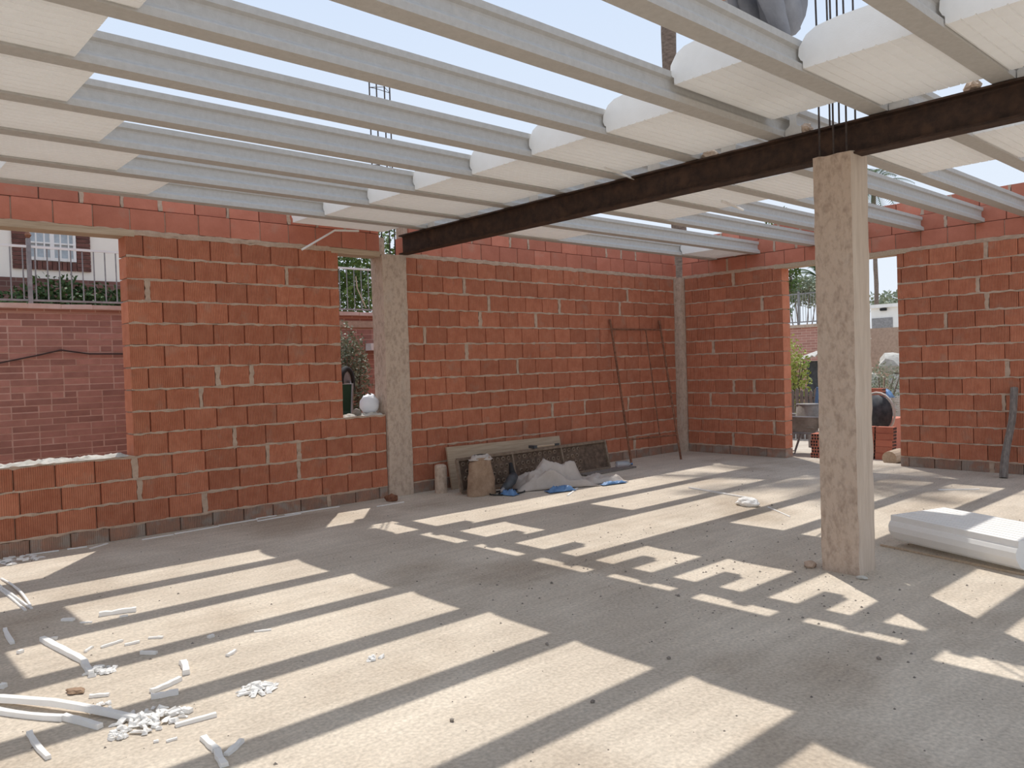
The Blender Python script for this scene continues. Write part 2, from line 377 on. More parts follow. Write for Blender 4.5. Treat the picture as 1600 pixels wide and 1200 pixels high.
col = rough_column('concrete_column', CX0, CX1, CY0, CY1, 2.755, 'freestanding square concrete column carrying the dark steel beam')
cc = Vector(((CX0+CX1)/2,(CY0+CY1)/2,0))
for (x,y) in [(5.095,2.52),(5.095,2.425),(5.095,2.338),(5.30,2.545),(5.30,2.48),(5.30,2.37)]:
    MB().tube([(x-cc.x,y-cc.y,2.70),(x-cc.x+.002,y-cc.y,3.4),(x-cc.x+random.uniform(-.012,.012),y-cc.y+random.uniform(-.012,.012),4.35)], .0065, 8).build('rebar', 'rebar', col)
wc = rough_column('wall_column', 4.90, 5.23, YL-.03, YL+T+.02, 2.735, 'concrete column set into the brick wall under the steel beam end', split=False)
MB().box((-.165,-.02,2.73),(-.06,.23,2.935)).build('upstand', 'concrete', wc)
for (x,y,dx) in [(4.90,7.66,-.0),(5.02,7.70,0),(5.06,7.60,0),(5.185,7.68,0)]:
    MB().tube([(x-5.065,y-7.647,2.72),(x-5.065,y-7.647,4.72)], .008, 8).build('rebar', 'rebar', wc)
for z in (3.3,3.75,4.2,4.62):
    pp = [(4.90,7.66,z),(5.06,7.60,z+.02),(5.185,7.68,z),(5.02,7.70,z+.02),(4.90,7.66,z)]
    MB().tube([(a-5.065,b_-7.647,c) for a,b_,c in pp], .004, 6).build('stirrup', 'rebar', wc)
cn = rough_column('corner_column', 10.335, 10.62, 7.425, 7.74, 2.74, 'narrow concrete column in the corner where the brick walls meet', split=False)
# ------------------------------------------------------------------ steel beam
BX0, BX1 = 5.112, 5.232
def ibeam():
    a,b_ = BX0,BX1; c = (a+b_)/2; z0,z1 = 2.739,2.955; t = .013
    return [(a,z0),(b_,z0),(b_,z0+t),(c+.012,z0+t+.004),(c+.005,z0+t+.014),(c+.005,z1-t-.014),(c+.012,z1-t-.004),(b_,z1-t),(b_,z1),(a,z1),(a,z1-t),(c-.012,z1-t-.004),(c-.005,z1-t-.014),(c-.005,z0+t+.014),(c-.012,z0+t+.004),(a,z0+t)]
MB().prism(ibeam(), 'y', -3.1, 7.50).build('steel_beam', 'steel', label='dark rusty steel I-beam crossing above the concrete column', cat='beam')
# ------------------------------------------------------------------ joists
ZB = 2.960
def joist_mesh(L, key):
    hp = [(.06,0),(.06,.036),(.057,.043),(.032,.060),(.025,.072),(.024,.112),(.027,.124),(.046,.136),(.047,.172)]
    prof = hp + [(-y,z) for y,z in hp[::-1]]
    b = MB(); n = max(2,int(L/.12)); m = len(prof)
    for i in range(n+1):
        x = L*i/n
        for y,z in prof:
            d = noise.noise_vector(Vector((x*5+key,y*30,z*30)))*.0010
            b.v.append((x, y+d.y, z+d.z*.6))
    for i in range(n):
        for q in range(m): b.f.append((i*m+q,i*m+(q+1)%m,(i+1)*m+(q+1)%m,(i+1)*m+q))
    b.f += [tuple(range(m))[::-1], tuple(n*m+q for q in range(m))]
    return b.mesh('concrete_joist', 'joist')
jm1 = [joist_mesh(7.25, k*9.3) for k in range(3)]; jm2 = [joist_mesh(5.40, 50+k*7.7) for k in range(3)]
G1 = 'joists on the near side of the steel beam'; G2 = 'joists on the far side of the steel beam'
ORD = ['first','second','third','fourth','fifth','sixth','seventh','eighth','ninth','tenth','eleventh','twelfth','thirteenth','fourteenth']
J = {k: 2.205+.7*k for k in range(-6,8)}
for k,yf in J.items():
    L = jm1[k%3]
    link('concrete_joist', L, None, (-1.60, yf-.06, ZB), 0, label='grey concrete joist lapping past the steel beam, %s out from the wall with the windows' % ORD[7-k], cat='joist', group=G1)
K = [-.02,.68,1.38,2.08,2.78,3.288,3.968,4.66,5.354,6.222,6.95]
for i,yf in enumerate(K):
    o = link('concrete_joist', jm2[i%3], None, (5.125, yf-.06, ZB), 0, label='grey concrete joist from steel beam to doorway wall, %s out from the back wall' % ORD[10-i], cat='joist', group=G2)
# ------------------------------------------------------------------ foam infill blocks
def foam_profile(wd, ribs=9):
    h = wd/2; lip = .028
    up_ = [(h,.052),(h+.012,.060),(h+lip-.003,.086),(h+lip-.006,.128),(h+lip-.022,.150),(h-.02,.186),(h-.075,.213),(h*.35,.224)]
    p = []
    per = wd/ribs
    for i in range(ribs):
        a = -h+per*i
        p += [(a,.012),(a+per*.86,.012),(a+per*.88,.018),(a+per*.97,.018)]
    p += [(h,.012)] + up_ + [(-y,z) for y,z in up_[::-1]]
    return p
foam_cache = {}
def foam_block(x0, x1, yc, wd=.572, dz=0., label='', group=None, tilt=0.):
    key = (round(x1-x0,2), round(wd,2))
    if key not in foam_cache: foam_cache[key] = MB().prism(foam_profile(key[1]), 'x', 0, key[0]).mesh('foam_block', 'foam')
    o = link('foam_block', foam_cache[key], None, (x0, yc, ZB+dz), 0, label=label, cat='foam block', group=group)
    if tilt: o.rotation_euler = (tilt,0,0)
    return o
def jc(a, b): return (a+b)/2-.06
GA = 'foam blocks resting against the near side of the steel beam'
for a,x0 in [(6,3.90),(5,3.97),(4,3.99),(3,4.05),(2,4.04),(1,4.06),(-1,4.04),(-2,4.05),(-3,4.0),(-4,4.0),(-5,4.0)]:
    foam_block(x0, 5.025+random.uniform(-.03,.03), jc(J[a],J[a+1]), label='white ribbed foam block at the steel beam, %s joist gap from the window wall' % ORD[7-a], group=GA)
foam_block(3.86, 4.96, jc(J[0],J[1]), dz=.075, label='raised white foam infill block sitting proud of its joists under the worker', group=GA)
foam_block(3.82, 4.90, 7.33, wd=.32, label='narrow cut foam block above the narrow window beside the wall')
GB = 'foam blocks at the window end of the joists'
LEFT = {6:[2.245],5:[1.81],4:[1.51],3:[1.165],2:[1.04],1:[1.115],0:[1.1],-1:[1.1],-2:[1.1]}
for a,ends in LEFT.items():
    e = ends[0]
    foam_block(e-1.10, e, jc(J[a],J[a+1]), label='foam block with exposed end away from beam, %s joist gap from the window wall' % ORD[7-a] if a != 6 else 'white foam infill block standing alone between joists above the wide window', group=GB)
    if a != 6: foam_block(e-2.21, e-1.11, jc(J[a],J[a+1]), label='foam block butted behind another away from beam, %s joist gap from the window wall' % ORD[7-a], group=GB)
GC = 'foam blocks set one stride past the steel beam'
for i,(x0,x1) in {4:(6.05,7.25),3:(6.05,7.20),2:(6.24,7.3),1:(6.05,7.2),5:(6.20,7.30),6:(6.02,7.03),7:(5.97,7.08),9:(5.90,7.02)}.items():
    if i in (4,): continue
    y = jc(K[i],K[i+1]); 
    foam_block(x0, x1, y, wd=min(.59,K[i+1]-K[i]-.125), label='white ribbed foam block past the steel beam, %s joist gap from the back wall' % ORD[10-i], group=GC)
foam_block(9.55, 10.42, jc(K[9],K[10]), wd=.59, label='white foam infill block tucked into the roof corner above the corner column')
# lumps of mortar packed on the beam between joist ends
def lump(name, p, s, m, label, cat, group=None, seed=0, sub=3, flat=1.):
    bm = bmesh.new(); bmesh.ops.create_icosphere(bm, subdivisions=sub, radius=1)
    for v in bm.verts:
        d = 1+.35*noise.noise(v.co*1.7+Vector((seed*3.1,seed,0)))+.15*noise.noise(v.co*5+Vector((seed,0,seed)))
        v.co *= d; v.co = Vector((v.co.x*s[0], v.co.y*s[1], max(v.co.z,-.6)*s[2]))
    mn = min(v.co.z for v in bm.verts)
    for v in bm.verts: v.co.z -= mn
    me = bpy.data.meshes.new(name); bm.to_mesh(me); bm.free(); me.materials.append(M[m])
    return link(name, me, None, p, random.uniform(0,6), label=label, cat=cat, group=group)
for i,y in enumerate([2.66,3.42,1.62]):
    lump('mortar_lump', (5.175,y,2.956), (.04,.06,.045), 'concrete', 'rough mortar lump stuck on top of the steel beam between joists', 'mortar lump', 'mortar lumps on the beam', i)
# ------------------------------------------------------------------ worker on the roof
def person():
    root = thing('person', 'crouching person in grey trousers working on top of the roof joists', 'person', (4.62,2.55,3.262))
    bx = Vector((4.62,2.55,3.262))
    V = []; E = []; Rr = []
    def v(p, r, par=None):
        V.append(tuple(Vector(p)-bx)); Rr.append(r); i = len(V)-1
        if par is not None: E.append((par,i))
        return i
    pel = v((4.66,2.55,3.53),(.185,.18)); belly = v((4.56,2.55,3.72),(.175,.17),pel); chest = v((4.44,2.55,3.92),(.17,.175),belly)
    shl = v((4.40,2.55,4.12),(.11,.14),chest); neck = v((4.40,2.55,4.22),(.055,.055),shl); hd = v((4.34,2.55,4.33),(.085,.08),neck); v((4.31,2.55,4.42),(.075,.07),hd)
    for s in (-1,1):
        hip = v((4.60,2.55+.10*s,3.51),(.13,.125),pel); knee = v((4.24,2.55+.14*s,3.66),(.09,.09),hip); k2 = v((4.28,2.55+.14*s,3.58),(.075,.075),knee)
        ank = v((4.46,2.55+.13*s,3.38),(.048,.048),k2); v((4.48,2.55+.13*s,3.345),(.045,.045),ank)
        sh = v((4.46,2.55+.19*s,4.10),(.065,.065),shl); el = v((4.34,2.55+.22*s,3.84),(.048,.048),sh); wr = v((4.17,2.55+.10*s,3.66),(.032,.032),el); v((4.14,2.55+.09*s,3.635),(.036,.022),wr)
    me = bpy.data.meshes.new('body'); me.from_pydata(V,E,[]); o = link('body', me, root)
    sk = o.modifiers.new('skin','SKIN')
    for i,sv in enumerate(me.skin_vertices[0].data): sv.radius = Rr[i]; sv.use_root = (i == 0)
    sb = o.modifiers.new('sub','SUBSURF'); sb.levels = 2; sb.render_levels = 2
    dg = bpy.context.evaluated_depsgraph_get(); me2 = bpy.data.meshes.new_from_object(o.evaluated_get(dg)); o.modifiers.clear(); o.data = me2
    me2.materials.clear()
    for m in ('trouser','shirt','skin'): me2.materials.append(M[m])
    for p in me2.polygons:
        c = p.center+bx; p.use_smooth = True
        leg = c.z < 3.70 and c.x > 4.25 or (c.x < 4.45 and c.z < 3.82 and c.z > 3.55 and c.x > 4.23)
        p.material_index = 0 if leg else 1
        if c.z > 4.20 and c.x < 4.45 or (c.x < 4.225 and c.z < 3.72): p.material_index = 2
    for v_ in me2.vertices: v_.co += noise.noise_vector(v_.co*14)*.006
    for s in (-1,1):
        b = MB(); 
        x0,y0 = 4.48-bx.x, 2.55+.13*s-bx.y
        b.grid(lambda u,w_: (x0+.06-.28*u, y0+(.05-.012*abs(u-.4))*math.cos(math.pi*2*w_), .012+ (.10-.055*u)*max(0,math.sin(math.pi*2*w_)) ), 8, 14)
        b.build('boot', 'shoe', root, True)
        # five fingers and a thumb closing on the tool
        hx,hy,hz = 4.14-bx.x, 2.55+.09*s-bx.y, 3.635-bx.z
        for f,(dy,L) in enumerate([(-.028,.06),(-.010,.07),(.010,.066),(.028,.052)]):
            MB().tube([(hx+.01,hy+dy*.8,hz),(hx-.035,hy+dy,hz-.012),(hx-.035-L*.45,hy+dy,hz-.04),(hx-.03-L*.3,hy+dy*.9,hz-.065)], [.010,.0095,.009,.007], 8).build('finger', 'skin', root, True)
        MB().tube([(hx+.02,hy-.025*s,hz),(hx-.01,hy-.055*s,hz-.015),(hx-.035,hy-.05*s,hz-.04)], [.011,.010,.008], 8).build('thumb', 'skin', root, True)
    h = Vector((4.325,2.55,4.37))-bx
    b = MB(); b.grid(lambda u,w_: (h.x+.02+.10*math.sin(math.pi*(.02+.55*w_))*math.cos(2*math.pi*u), h.y+.09*math.sin(math.pi*(.02+.55*w_))*math.sin(2*math.pi*u), h.z+.02+.11*math.cos(math.pi*(.02+.55*w_))), 20, 8)
    b.build('hair', 'hair', root, True)
    MB().lathe([(.001,.03),(.012,.015),(.016,-.01),(.001,-.02)],8,h.x-.085,h.y).build('nose','skin',root,True).location = (0,0,h.z-.03)
    for s in (-1,1):
        MB().lathe([(.001,.009),(.009,0),(.001,-.009)],8,h.x-.078,h.y+.03*s).build('eye','tool_dark',root,True).location = (0,0,h.z-.005)
        MB().lathe([(.001,.03),(.014,.01),(.012,-.02),(.001,-.03)],8,h.x+.01,h.y+.083*s).build('ear','skin',root,True).location = (0,0,h.z-.02)
    MB().box((h.x-.082,h.y-.022,h.z-.072),(h.x-.072,h.y+.022,h.z-.064)).build('mouth','skin',root)
    t = thing('trowel', 'small hand tool held by the crouching person', 'tool', (4.08,2.55,3.52))
    MB().tube([(.06,-.09,.05),(-.05,-.09,.06)], .012, 8).build('handle', 'wood', t); MB().box((-.18,-.13,.035),(-.05,-.05,.042)).build('blade', 'rail', t)
person()
# ------------------------------------------------------------------ loose foam block on the floor
def floor_block():
    p0 = Vector((6.02,2.50)); d = Vector((-.32,-.947)).normalized(); 
    prof = [(y,.235-z) for y,z in foam_profile(.575)]
    me = MB().prism(prof, 'x', 0, .97).mesh('foam_block', 'foam')
    o = link('foam_block', me, None, None, label='white foam infill block lying upside down on the floor by the column', cat='foam block')
    ang = math.atan2(d.y,d.x); n = Vector((-d.y,d.x))
    if n.x < 0: n = -n
    c = p0+n*.30; o.location = (c.x,c.y,.004); o.rotation_euler = (0,math.radians(.8),ang)
    o.location.z = .012
floor_block()
# ------------------------------------------------------------------ foam strips and scraps (pixel ends -> floor)
def strip(p, q, wd=.02, th=.014, label='', group=None, bend=0., name='foam_strip', m='foam', seg=6, lift=0.):
    wd *= .78; th *= .7
    a, b_ = onz(*p), onz(*q); d = b_-a; n = Vector((-d.y,d.x,0)).normalized(); root = (a+b_)/2
    bm = MB(); k = len(bm.v)
    for i in range(seg+1):
        t = i/seg; c = a+d*t-root + n*bend*math.sin(math.pi*t)*d.length; ww = wd*(.5+random.uniform(-.08,.08)); h = th*(1+random.uniform(-.15,.15)); z = .001+lift*math.sin(math.pi*t)
        bm.v += [tuple(c+n*ww+Vector((0,0,z))), tuple(c-n*ww+Vector((0,0,z))), tuple(c-n*ww*.85+Vector((0,0,z+h))), tuple(c+n*ww*.85+Vector((0,0,z+h)))]
    for i in range(seg):
        for s in range(4): bm.f.append((k+i*4+s,k+i*4+(s+1)%4,k+i*4+4+(s+1)%4,k+i*4+4+s))
    bm.f += [(k,k+1,k+2,k+3),(k+seg*4+3,k+seg*4+2,k+seg*4+1,k+seg*4)]
    return bm.build(name, m, None, False, (root.x,root.y,0), label=label, cat='foam strip' if m == 'foam' else 'stick', group=group)
LW = 'thin white foam strip lying along the foot of the wall with windows'; GW = 'foam strips at the wall foot'
for p,q in [((105,859),(136,855)),((141,858),(168,850)),((222,844),(271,836)),((273,835),(342,823)),((342,822),(402,812)),((402,815),(470,803)),((445,805),(530,792)),((400,811),(432,806)),((40,868),(92,861))]:
    strip(p, q, .025, .012, LW, GW)
strip((589,792), (631,785), .02, .012, 'short white foam strip in front of the wall column base')
LS = 'white foam offcut among the crumbs near the wide window'; GS = 'foam offcuts scattered on the near floor'
for p,q,wd in [((155,963),(213,955),.045),((97,970),(116,970),.03),((125,974),(144,973),.015),((158,1013),(192,1002),.022),((195,1009),(218,1004),.022),((184,1000),(240,998),.0),((232,998),(255,997),.02),((236,1083),(282,1063),.035),((236,1092),(279,1084),.04),((286,1037),(291,1055),.045),((355,1026),(368,1018),.025),((140,1090),(171,1087),.025),((262,1120),(282,1113),.035),((284,1111),(299,1114),.035),((274,1136),(338,1119),.03),((260,1160),(277,1155),.015),((240,1161),(248,1159),.015),((8,985),(20,1007),.03),((0,1077),(8,1073),.04),((46,1147),(76,1187),.03),((318,1155),(338,1175),.035),((340,1175),(351,1199),.035),((353,1182),(378,1160),.03),((133,1020),(145,1012),.02),((187,965),(200,963),.02),((220,1022),(245,1022),.03),((325,998),(334,995),.03),((28,1022),(35,1019),.03)]:
    if wd: strip(p, q, wd, wd*.7, LS, GS, random.uniform(-.05,.05))
strip((66,1001), (132,1036), .045, .03, 'snapped white foam rod with a broken tip on the near floor', None, 0)
strip((130,1035), (143,1056), .04, .03, 'broken end of the snapped white foam rod', None)
strip((65,1001), (90,999), .03, .02, 'short foam stub at the head of the snapped rod')
strip((-40,1095), (215,1128), .045, .035, 'long white foam strip ending in shattered crumbs', None, .01, lift=.02)
strip((-40,1105), (100,1126), .04, .03, 'curved white foam strip below the long strip', None, -.04)
strip((100,1124), (157,1139), .035, .03, 'foam strip piece continuing the curved strip')
for i,(p,q) in enumerate([((-6,910),(50,952)),((-4,915),(46,950)),((0,922),(40,955)),((2,905),(48,948))]):
    strip(p, q, .018, .014, 'thin foam stick in the small bundle under the wide window', 'bundle of foam sticks', .012*(i-1.5), lift=.01*(i%2))
strip((1077,763), (1180,781), .03, .02, 'long white foam strip in the sunlit floor before the brick corner', None)
strip((1200,793), (1234,808), .018, .012, 'short thin foam strip left of the freestanding column')
strip((1376,853), (1602,900), .02, .02, 'thin pale batten lying in front of the loose foam block', None, 0, 'wood_batten', 'wood')
strip((1466,766), (1530,765), .03, .012, 'thin foam strip on the floor before the leaning stake')
strip((887,775), (902,763), .03, .012, 'small white foam sliver beside the blue plastic')
strip((535,1029), (590,1026), .0001, .0001) if False else None
strip((397,988), (424,985), .02, .01, 'single small foam sliver on a sunlit strip of floor')
# shattered heaps of foam
def shards(name, px, n, R, label, s=(.02,.07)):
    c = onz(*px); b = MB()
    for i in range(n):
        a = random.uniform(0,6.28); r = R*random.random()**.7; x,y = r*math.cos(a), r*math.sin(a); L = random.uniform(*s); t = random.uniform(-1.5,1.5)+.2; h = random.uniform(.006,.018); w_ = random.uniform(.006,.014)
        z = max(0,(1-r/R))*.025*random.random()
        dx,dy = math.cos(t)*L/2, math.sin(t)*L/2; nx,ny = -math.sin(t)*w_, math.cos(t)*w_
        vs = [(x-dx+nx,y-dy+ny,z),(x-dx-nx,y-dy-ny,z),(x+dx-nx,y+dy-ny,z),(x+dx+nx,y+dy+ny,z)]; vs += [(x+(a_-x)*random.uniform(.3,.95),y+(b_-y)*random.uniform(.3,.95),c_+h*random.uniform(.4,1.1)) for a_,b_,c_ in vs]
        b.add(vs, [(0,3,2,1),(4,5,6,7),(0,1,5,4),(1,2,6,5),(2,3,7,6),(3,0,4,7)])
    return b.build(name, 'foam', None, False, (c.x,c.y,.001), label=label, cat='foam crumbs', kind='stuff')
shards('foam_crumbs', (232,1128), 60, .14, 'heap of shattered white foam at the end of the long strip')
shards('foam_crumbs', (152,1050), 26, .08, 'small heap of white foam chips at the tip of the snapped rod')
shards('foam_crumbs', (403,1078), 40, .075, 'crumpled white foam flake on a sunlit strip of floor', (.03,.08))
shards('foam_crumbs', (585,1030), 10, .035, 'few tiny white foam chips on the sunlit floor', (.01,.03))
shards('foam_crumbs', (188,1150), 14, .05, 'loose white foam grains below the curved strip', (.01,.025))
shards('foam_crumbs', (155,1108), 14, .06, 'scatter of white foam grains above the long strip', (.01,.025))
shards('foam_crumbs', (25,877), 30, .18, 'crumbled white foam piled against the wall foot under the wide window', (.03,.08))
lump('foam_scrap', onz(1168,790), (.13,.07,.05), 'foam', 'rounded white foam chunk in the sunlight before the brick corner', 'foam scrap', seed=4)
lump('leaf_scrap', onz(118,1082), (.045,.03,.012), 'sack', 'curled dry brown leaf on the near floor', 'leaf', seed=6)
# fine grit over the floor
g = MB()
for i in range(1500):
    x = random.uniform(.3,10.2); y = random.uniform(.2,7.4); s = random.choice([.002,.003,.003,.004,.004,.007])*random.uniform(.7,1.2)
    if random.random() < .45: x = random.gauss(4.6,.8); y = random.gauss(3.2,1.2)
    if not (.2 < x < 10.3 and .1 < y < 7.45): continue
    g.add([(x-s,y-s*.7,0),(x+s,y-s,0),(x+s*.8,y+s,0),(x-s*.7,y+s*.8,0),(x,y,s*1.1)], [(0,1,4),(1,2,4),(2,3,4),(3,0,4)])
g.build('floor_grit', 'pebble', label='fine dark grit strewn over the concrete floor', cat='grit', kind='stuff')
for i,px in enumerate([(1206,790),(1045,1030),(706,1127),(926,1098),(862,912),(1373,1030),(855,1008),(1060,932)]):
    lump('pebble', onz(*px), (.012,.010,.009), 'pebble', 'small dark stone lying on the concrete floor', 'stone', 'stones on the floor', i, 1)
lump('cement_clod', onz(1266,886), (.05,.04,.03), 'mortar', 'flat offcut lying against the foot of the freestanding column', 'stone', seed=9, sub=2)
lump('cement_clod', onz(1346,905), (.035,.022,.014), 'stone', 'thin stone flake in front of the freestanding column', 'stone', seed=11, sub=2)
# short rusty rod and bark at the wall column foot
strip((603,776), (598,763), .02, .02, 'short dark stick at the foot of the wall column', None, .05, 'wood_stick', 'cable')
lump('bark_scrap', onz(612,783), (.05,.07,.05), 'rust', 'broken reddish tile shard at the foot of the wall column', 'shard', seed=13, sub=2)
# ------------------------------------------------------------------ heap of gear at the back wall
# perforated steel trays on their long edge, leaning on the wall
def tray(name, x0, x1, y_foot, y_top, z0, hgt, n, label):
    root = thing(name, label, 'tray', (x0,y_foot,z0)); L = x1-x0; dy = y_top-y_foot
    def P(u,v,out=0): return (L*u, dy*v-out, hgt*v)
    def bar(u0,v0,u1,v1,t=.022,nm='frame_bar'):
        a,b_ = P(u0,v0,.012),P(u1,v1,.012); MB().tube([a,b_], t, 4).build(nm,'tray_frame',root)
    b = MB(); b.add([P(0,0),P(1,0),P(1,1),P(0,1),P(0,0,-.012),P(1,0,-.012),P(1,1,-.012),P(0,1,-.012)], [(0,1,2,3),(7,6,5,4),(0,4,5,1),(1,5,6,2),(2,6,7,3),(3,7,4,0)]); b.build('sheet','tray',root)
    bar(0,0,1,0); bar(0,1,1,1); bar(0,0,0,1); bar(1,0,1,1)
    for i in range(1,n): bar(i/n,0,i/n,1,.016)
    r = MB()
    nu = int(L/.085); nv = 4
    for i in range(nu):
        for j in range(nv):
            u = (i+.5+.5*(j%2))/nu; v_ = (j+.7)/(nv+.4)
            if u > .8 or min(abs(u*n-round(u*n)),1) < .06: continue
            c = Vector(P(u,v_)); k = len(r.v)
            for rad,out in ((.030,.001),(.025,.011),(.016,.011),(.013,.002)):
                r.v += [(c.x+rad*math.cos(2*math.pi*q/8), c.y-out, c.z+rad*math.sin(2*math.pi*q/8)) for q in range(8)]
            for a in range(3):
                for q in range(8): r.f.append((k+a*8+q,k+a*8+(q+1)%8,k+(a+1)*8+(q+1)%8,k+(a+1)*8+q))
    tag(r.build('dimples','tray_frame',root), kind='stuff')
    return root
tray('formwork_tray', 5.52, 8.05, 7.02, 7.10, .03, .36, 3, 'rusty dimpled metal tray leaning on edge against the back wall')
b = MB(); b.add([(5.69,7.40,.002),(7.60,7.40,.002),(7.60,7.49,.475),(5.69,7.49,.495),(5.69,7.425,.002),(7.60,7.425,.002),(7.60,7.515,.475),(5.69,7.515,.495)],[(0,1,2,3),(7,6,5,4),(0,4,5,1),(1,5,6,2),(2,6,7,3),(3,7,4,0)])
b.build('formwork_board', 'wood', None, label='pale wooden formwork board standing behind the rusty tray', cat='board')
b = MB(); b.box((0,-.10,0),(1.0,.10,.02)); b.build('wood_plank', 'grey_wood', None, False, (7.42,6.90,.003), .05, label='dark flat board on the floor under the tray end', cat='plank')
t = thing('hammer', 'small hammer lying on the top edge of the rusty tray', 'hammer', (6.75,7.085,.412))
MB().tube([(.0,0,.012),(.34,.0,.012)], .012, 8).build('handle','wood',t); MB().box((-.06,-.045,0),(-.0,.05,.035)).build('head','tool_dark',t); MB().box((.34,-.014,0),(.42,.014,.024)).build('grip','tool_dark',t)
t = thing('plastic_bottle', 'clear plastic bottle lying at the end of the rusty tray', 'bottle', (8.20,7.02,.052))
b = MB().lathe([(.001,0),(.045,.002),(.048,.02),(.048,.16),(.03,.19),(.014,.21),(.014,.23)],16); o = b.build('body','plastic',t,True); o.rotation_euler = (0,math.radians(90),-.5)
o = MB().lathe([(.016,.215),(.016,.238),(.001,.238)],12).build('cap','blue',t); o.rotation_euler = (0,math.radians(90),-.5)
# concrete test cylinder
b = MB().lathe([(.001,0),(.075,0),(.072,.03),(.070,.28),(.066,.31),(.05,.325),(.001,.318)],18); me = b.mesh('concrete_cylinder','concrete'); rough_up(me,.006,30)
link('concrete_cylinder', me, None, (5.47,7.33,0), label='short upright concrete stub beside the paper sack', cat='stub')
# paper sack
b = MB()
def sack(u,v):
    a = 2*math.pi*u; wv = .19*(1-.28*v)*(1 if v < .9 else .8); x = wv*math.cos(a); y = .11*(1-.35*v)*math.sin(a); z = .42*v
    p = Vector((x,y,z)); n = noise.noise_vector(p*9)*.022+noise.noise_vector(p*22)*.01
    return (x+n.x+.05*v, y+n.y+.06*v, max(0.,z+n.z*(1 if v > .02 else 0)))
b.grid(sack, 28, 16); t = thing('paper_sack', 'crumpled brown paper cement sack propped against the rusty tray', 'sack', (5.66,6.83,.002)); b.build('bag','sack',t,True)
b = MB(); b.grid(lambda u,v: (.05+.17*math.cos(2*math.pi*u)*(1-.5*v)+.03*noise.noise(Vector((u*9,v*5,1))), .06+.09*math.sin(2*math.pi*u)*(1-.6*v), .39+.055*v+.03*noise.noise(Vector((u*8,v*4,2)))), 24, 5); b.build('torn_rim','tarp',t,True)
# crumpled plastic sheet: heaped, folded cloth
def cloth(name, c, sx, sy, h, m, label, cat, seed, ang=0., nu=46, nv=30, fold=7.):
    b = MB(); ca, sa = math.cos(ang), math.sin(ang)
    def f(u,v):
        x = (u-.5)*sx; y = (v-.5)*sy; p = Vector((u*3.1+seed,v*2.3,seed*.7))
        e = min(1,min(u,1-u)*5)*min(1,min(v,1-v)*5)
        rid = abs(noise.noise(Vector((u*fold*.45+seed,v*fold*.3,0))))
        z = .05*h*e*noise.noise(p*9)+h*e*(.45+.5*noise.noise(p*1.3)+.75*(1-2.2*rid)*.6)+.02*e*(1-2*abs(noise.noise(p*5)))+.008*noise.noise(p*12)
        wob = noise.noise_vector(p*2)*.10
        x += wob.x*sx*.5; y += wob.y*sy*.5
        return (x*ca-y*sa, x*sa+y*ca, max(.004+.004*(1+noise.noise(p*9)), z))
    b.grid(f, nu, nv)
    o = b.build(name, m, None, True, (c[0],c[1],.002), label=label, cat=cat)
    s = o.modifiers.new('thick','SOLIDIFY'); s.thickness = .004; s.offset = 1
    return o
cloth('plastic_sheet', (6.58,6.60), 1.0, .46, .26, 'tarp', 'crumpled grey beige plastic sheet heaped on the floor before the tray', 'sheet', 3.9, -.45, fold=4.5)
cloth('plastic_sheet', (7.16,6.36), .56, .32, .08, 'tarp', 'flat beige corner of sheeting spread beside the crumpled heap', 'sheet', 8.1, -.40, 26, 18, 4)
cloth('blue_bag', (6.36,6.28), .34, .16, .05, 'blue', 'blue plastic wrapper poking out under the crumpled sheet', 'wrapper', 5.2, -.3, 20, 12)
cloth('blue_bag', (7.12,6.14), .36, .08, .025, 'blue', 'flat blue plastic scrap at the sunlit edge by the sheet', 'wrapper', 9.2, -.2, 16, 8)
cloth('blue_bag', (5.83,6.56), .12, .20, .05, 'blue', 'small blue plastic piece beside the dark power tool', 'wrapper', 2.2, .3, 12, 14)
# power tool with cable
t = thing('power_tool', 'dark cylindrical power tool with cable beside the sheet', 'power tool', (5.98,6.72,.0))
MB().tube([(-.16,-.08,.06),(-.05,-.03,.085),(.06,.03,.12),(.16,.10,.15)], [.035,.05,.06,.055], 14).build('motor_body','tool_dark',t,True)
MB().tube([(.16,.10,.15),(.19,.16,.22),(.22,.21,.29)], [.045,.032,.022], 12).build('handle','rubber',t,True)
MB().tube([(-.16,-.08,.06),(-.22,-.11,.045)], [.025,.012], 10).build('nozzle','rail',t)
pts = [(-.14+.20*math.cos(a*.45)+.02*a*.3, .0-.13*math.sin(a*.45)-.02*a*.2, .012) for a in range(30)]
MB().tube(pts, .008, 6).build('cable','rubber',t,True)
# ------------------------------------------------------------------ rusty bar grid leaning in the corner
t = thing('rebar_grid', 'rusty ladder-like grid of bars leaning against the back wall corner', 'rebar grid', (8.6,7.07,0))
def RB(a, b_, r=.012): MB().tube([Vector(a)-Vector((8.6,7.07,0)), Vector(b_)-Vector((8.6,7.07,0))], r, 7).build('bar','rust',t)
A0, B0 = onz(987,727), onz(1064,718); A1, B1 = onY(953,499,7.53), onY(1030,501,7.53)
def lp(a,b_,s): return a+(b_-a)*s
RB(A0,A1,.016); RB(B0,B1,.016); RB(lp(A0,A1,.93),lp(B0,B1,.93),.013); RB(lp(A0,A1,.17),lp(B0,B1,.17),.012)
RB(lp(lp(A0,A1,.17),lp(B0,B1,.17),.64), lp(lp(A0,A1,.93),lp(B0,B1,.93),.68), .009)
# ------------------------------------------------------------------ leaning stake
a, b_ = onz(1568,747), onX(1586,606,XR-.03)
pts = [a+(b_-a)*s+Vector((0,.012*math.sin(s*7),0)) for s in [i/8 for i in range(9)]]
MB().tube(pts, [.045,.045,.043,.041,.040,.040,.039,.041,.042], 8).build('wood_stake', 'grey_wood', label='weathered grey wooden stake leaning against the doorway wall', cat='stake')
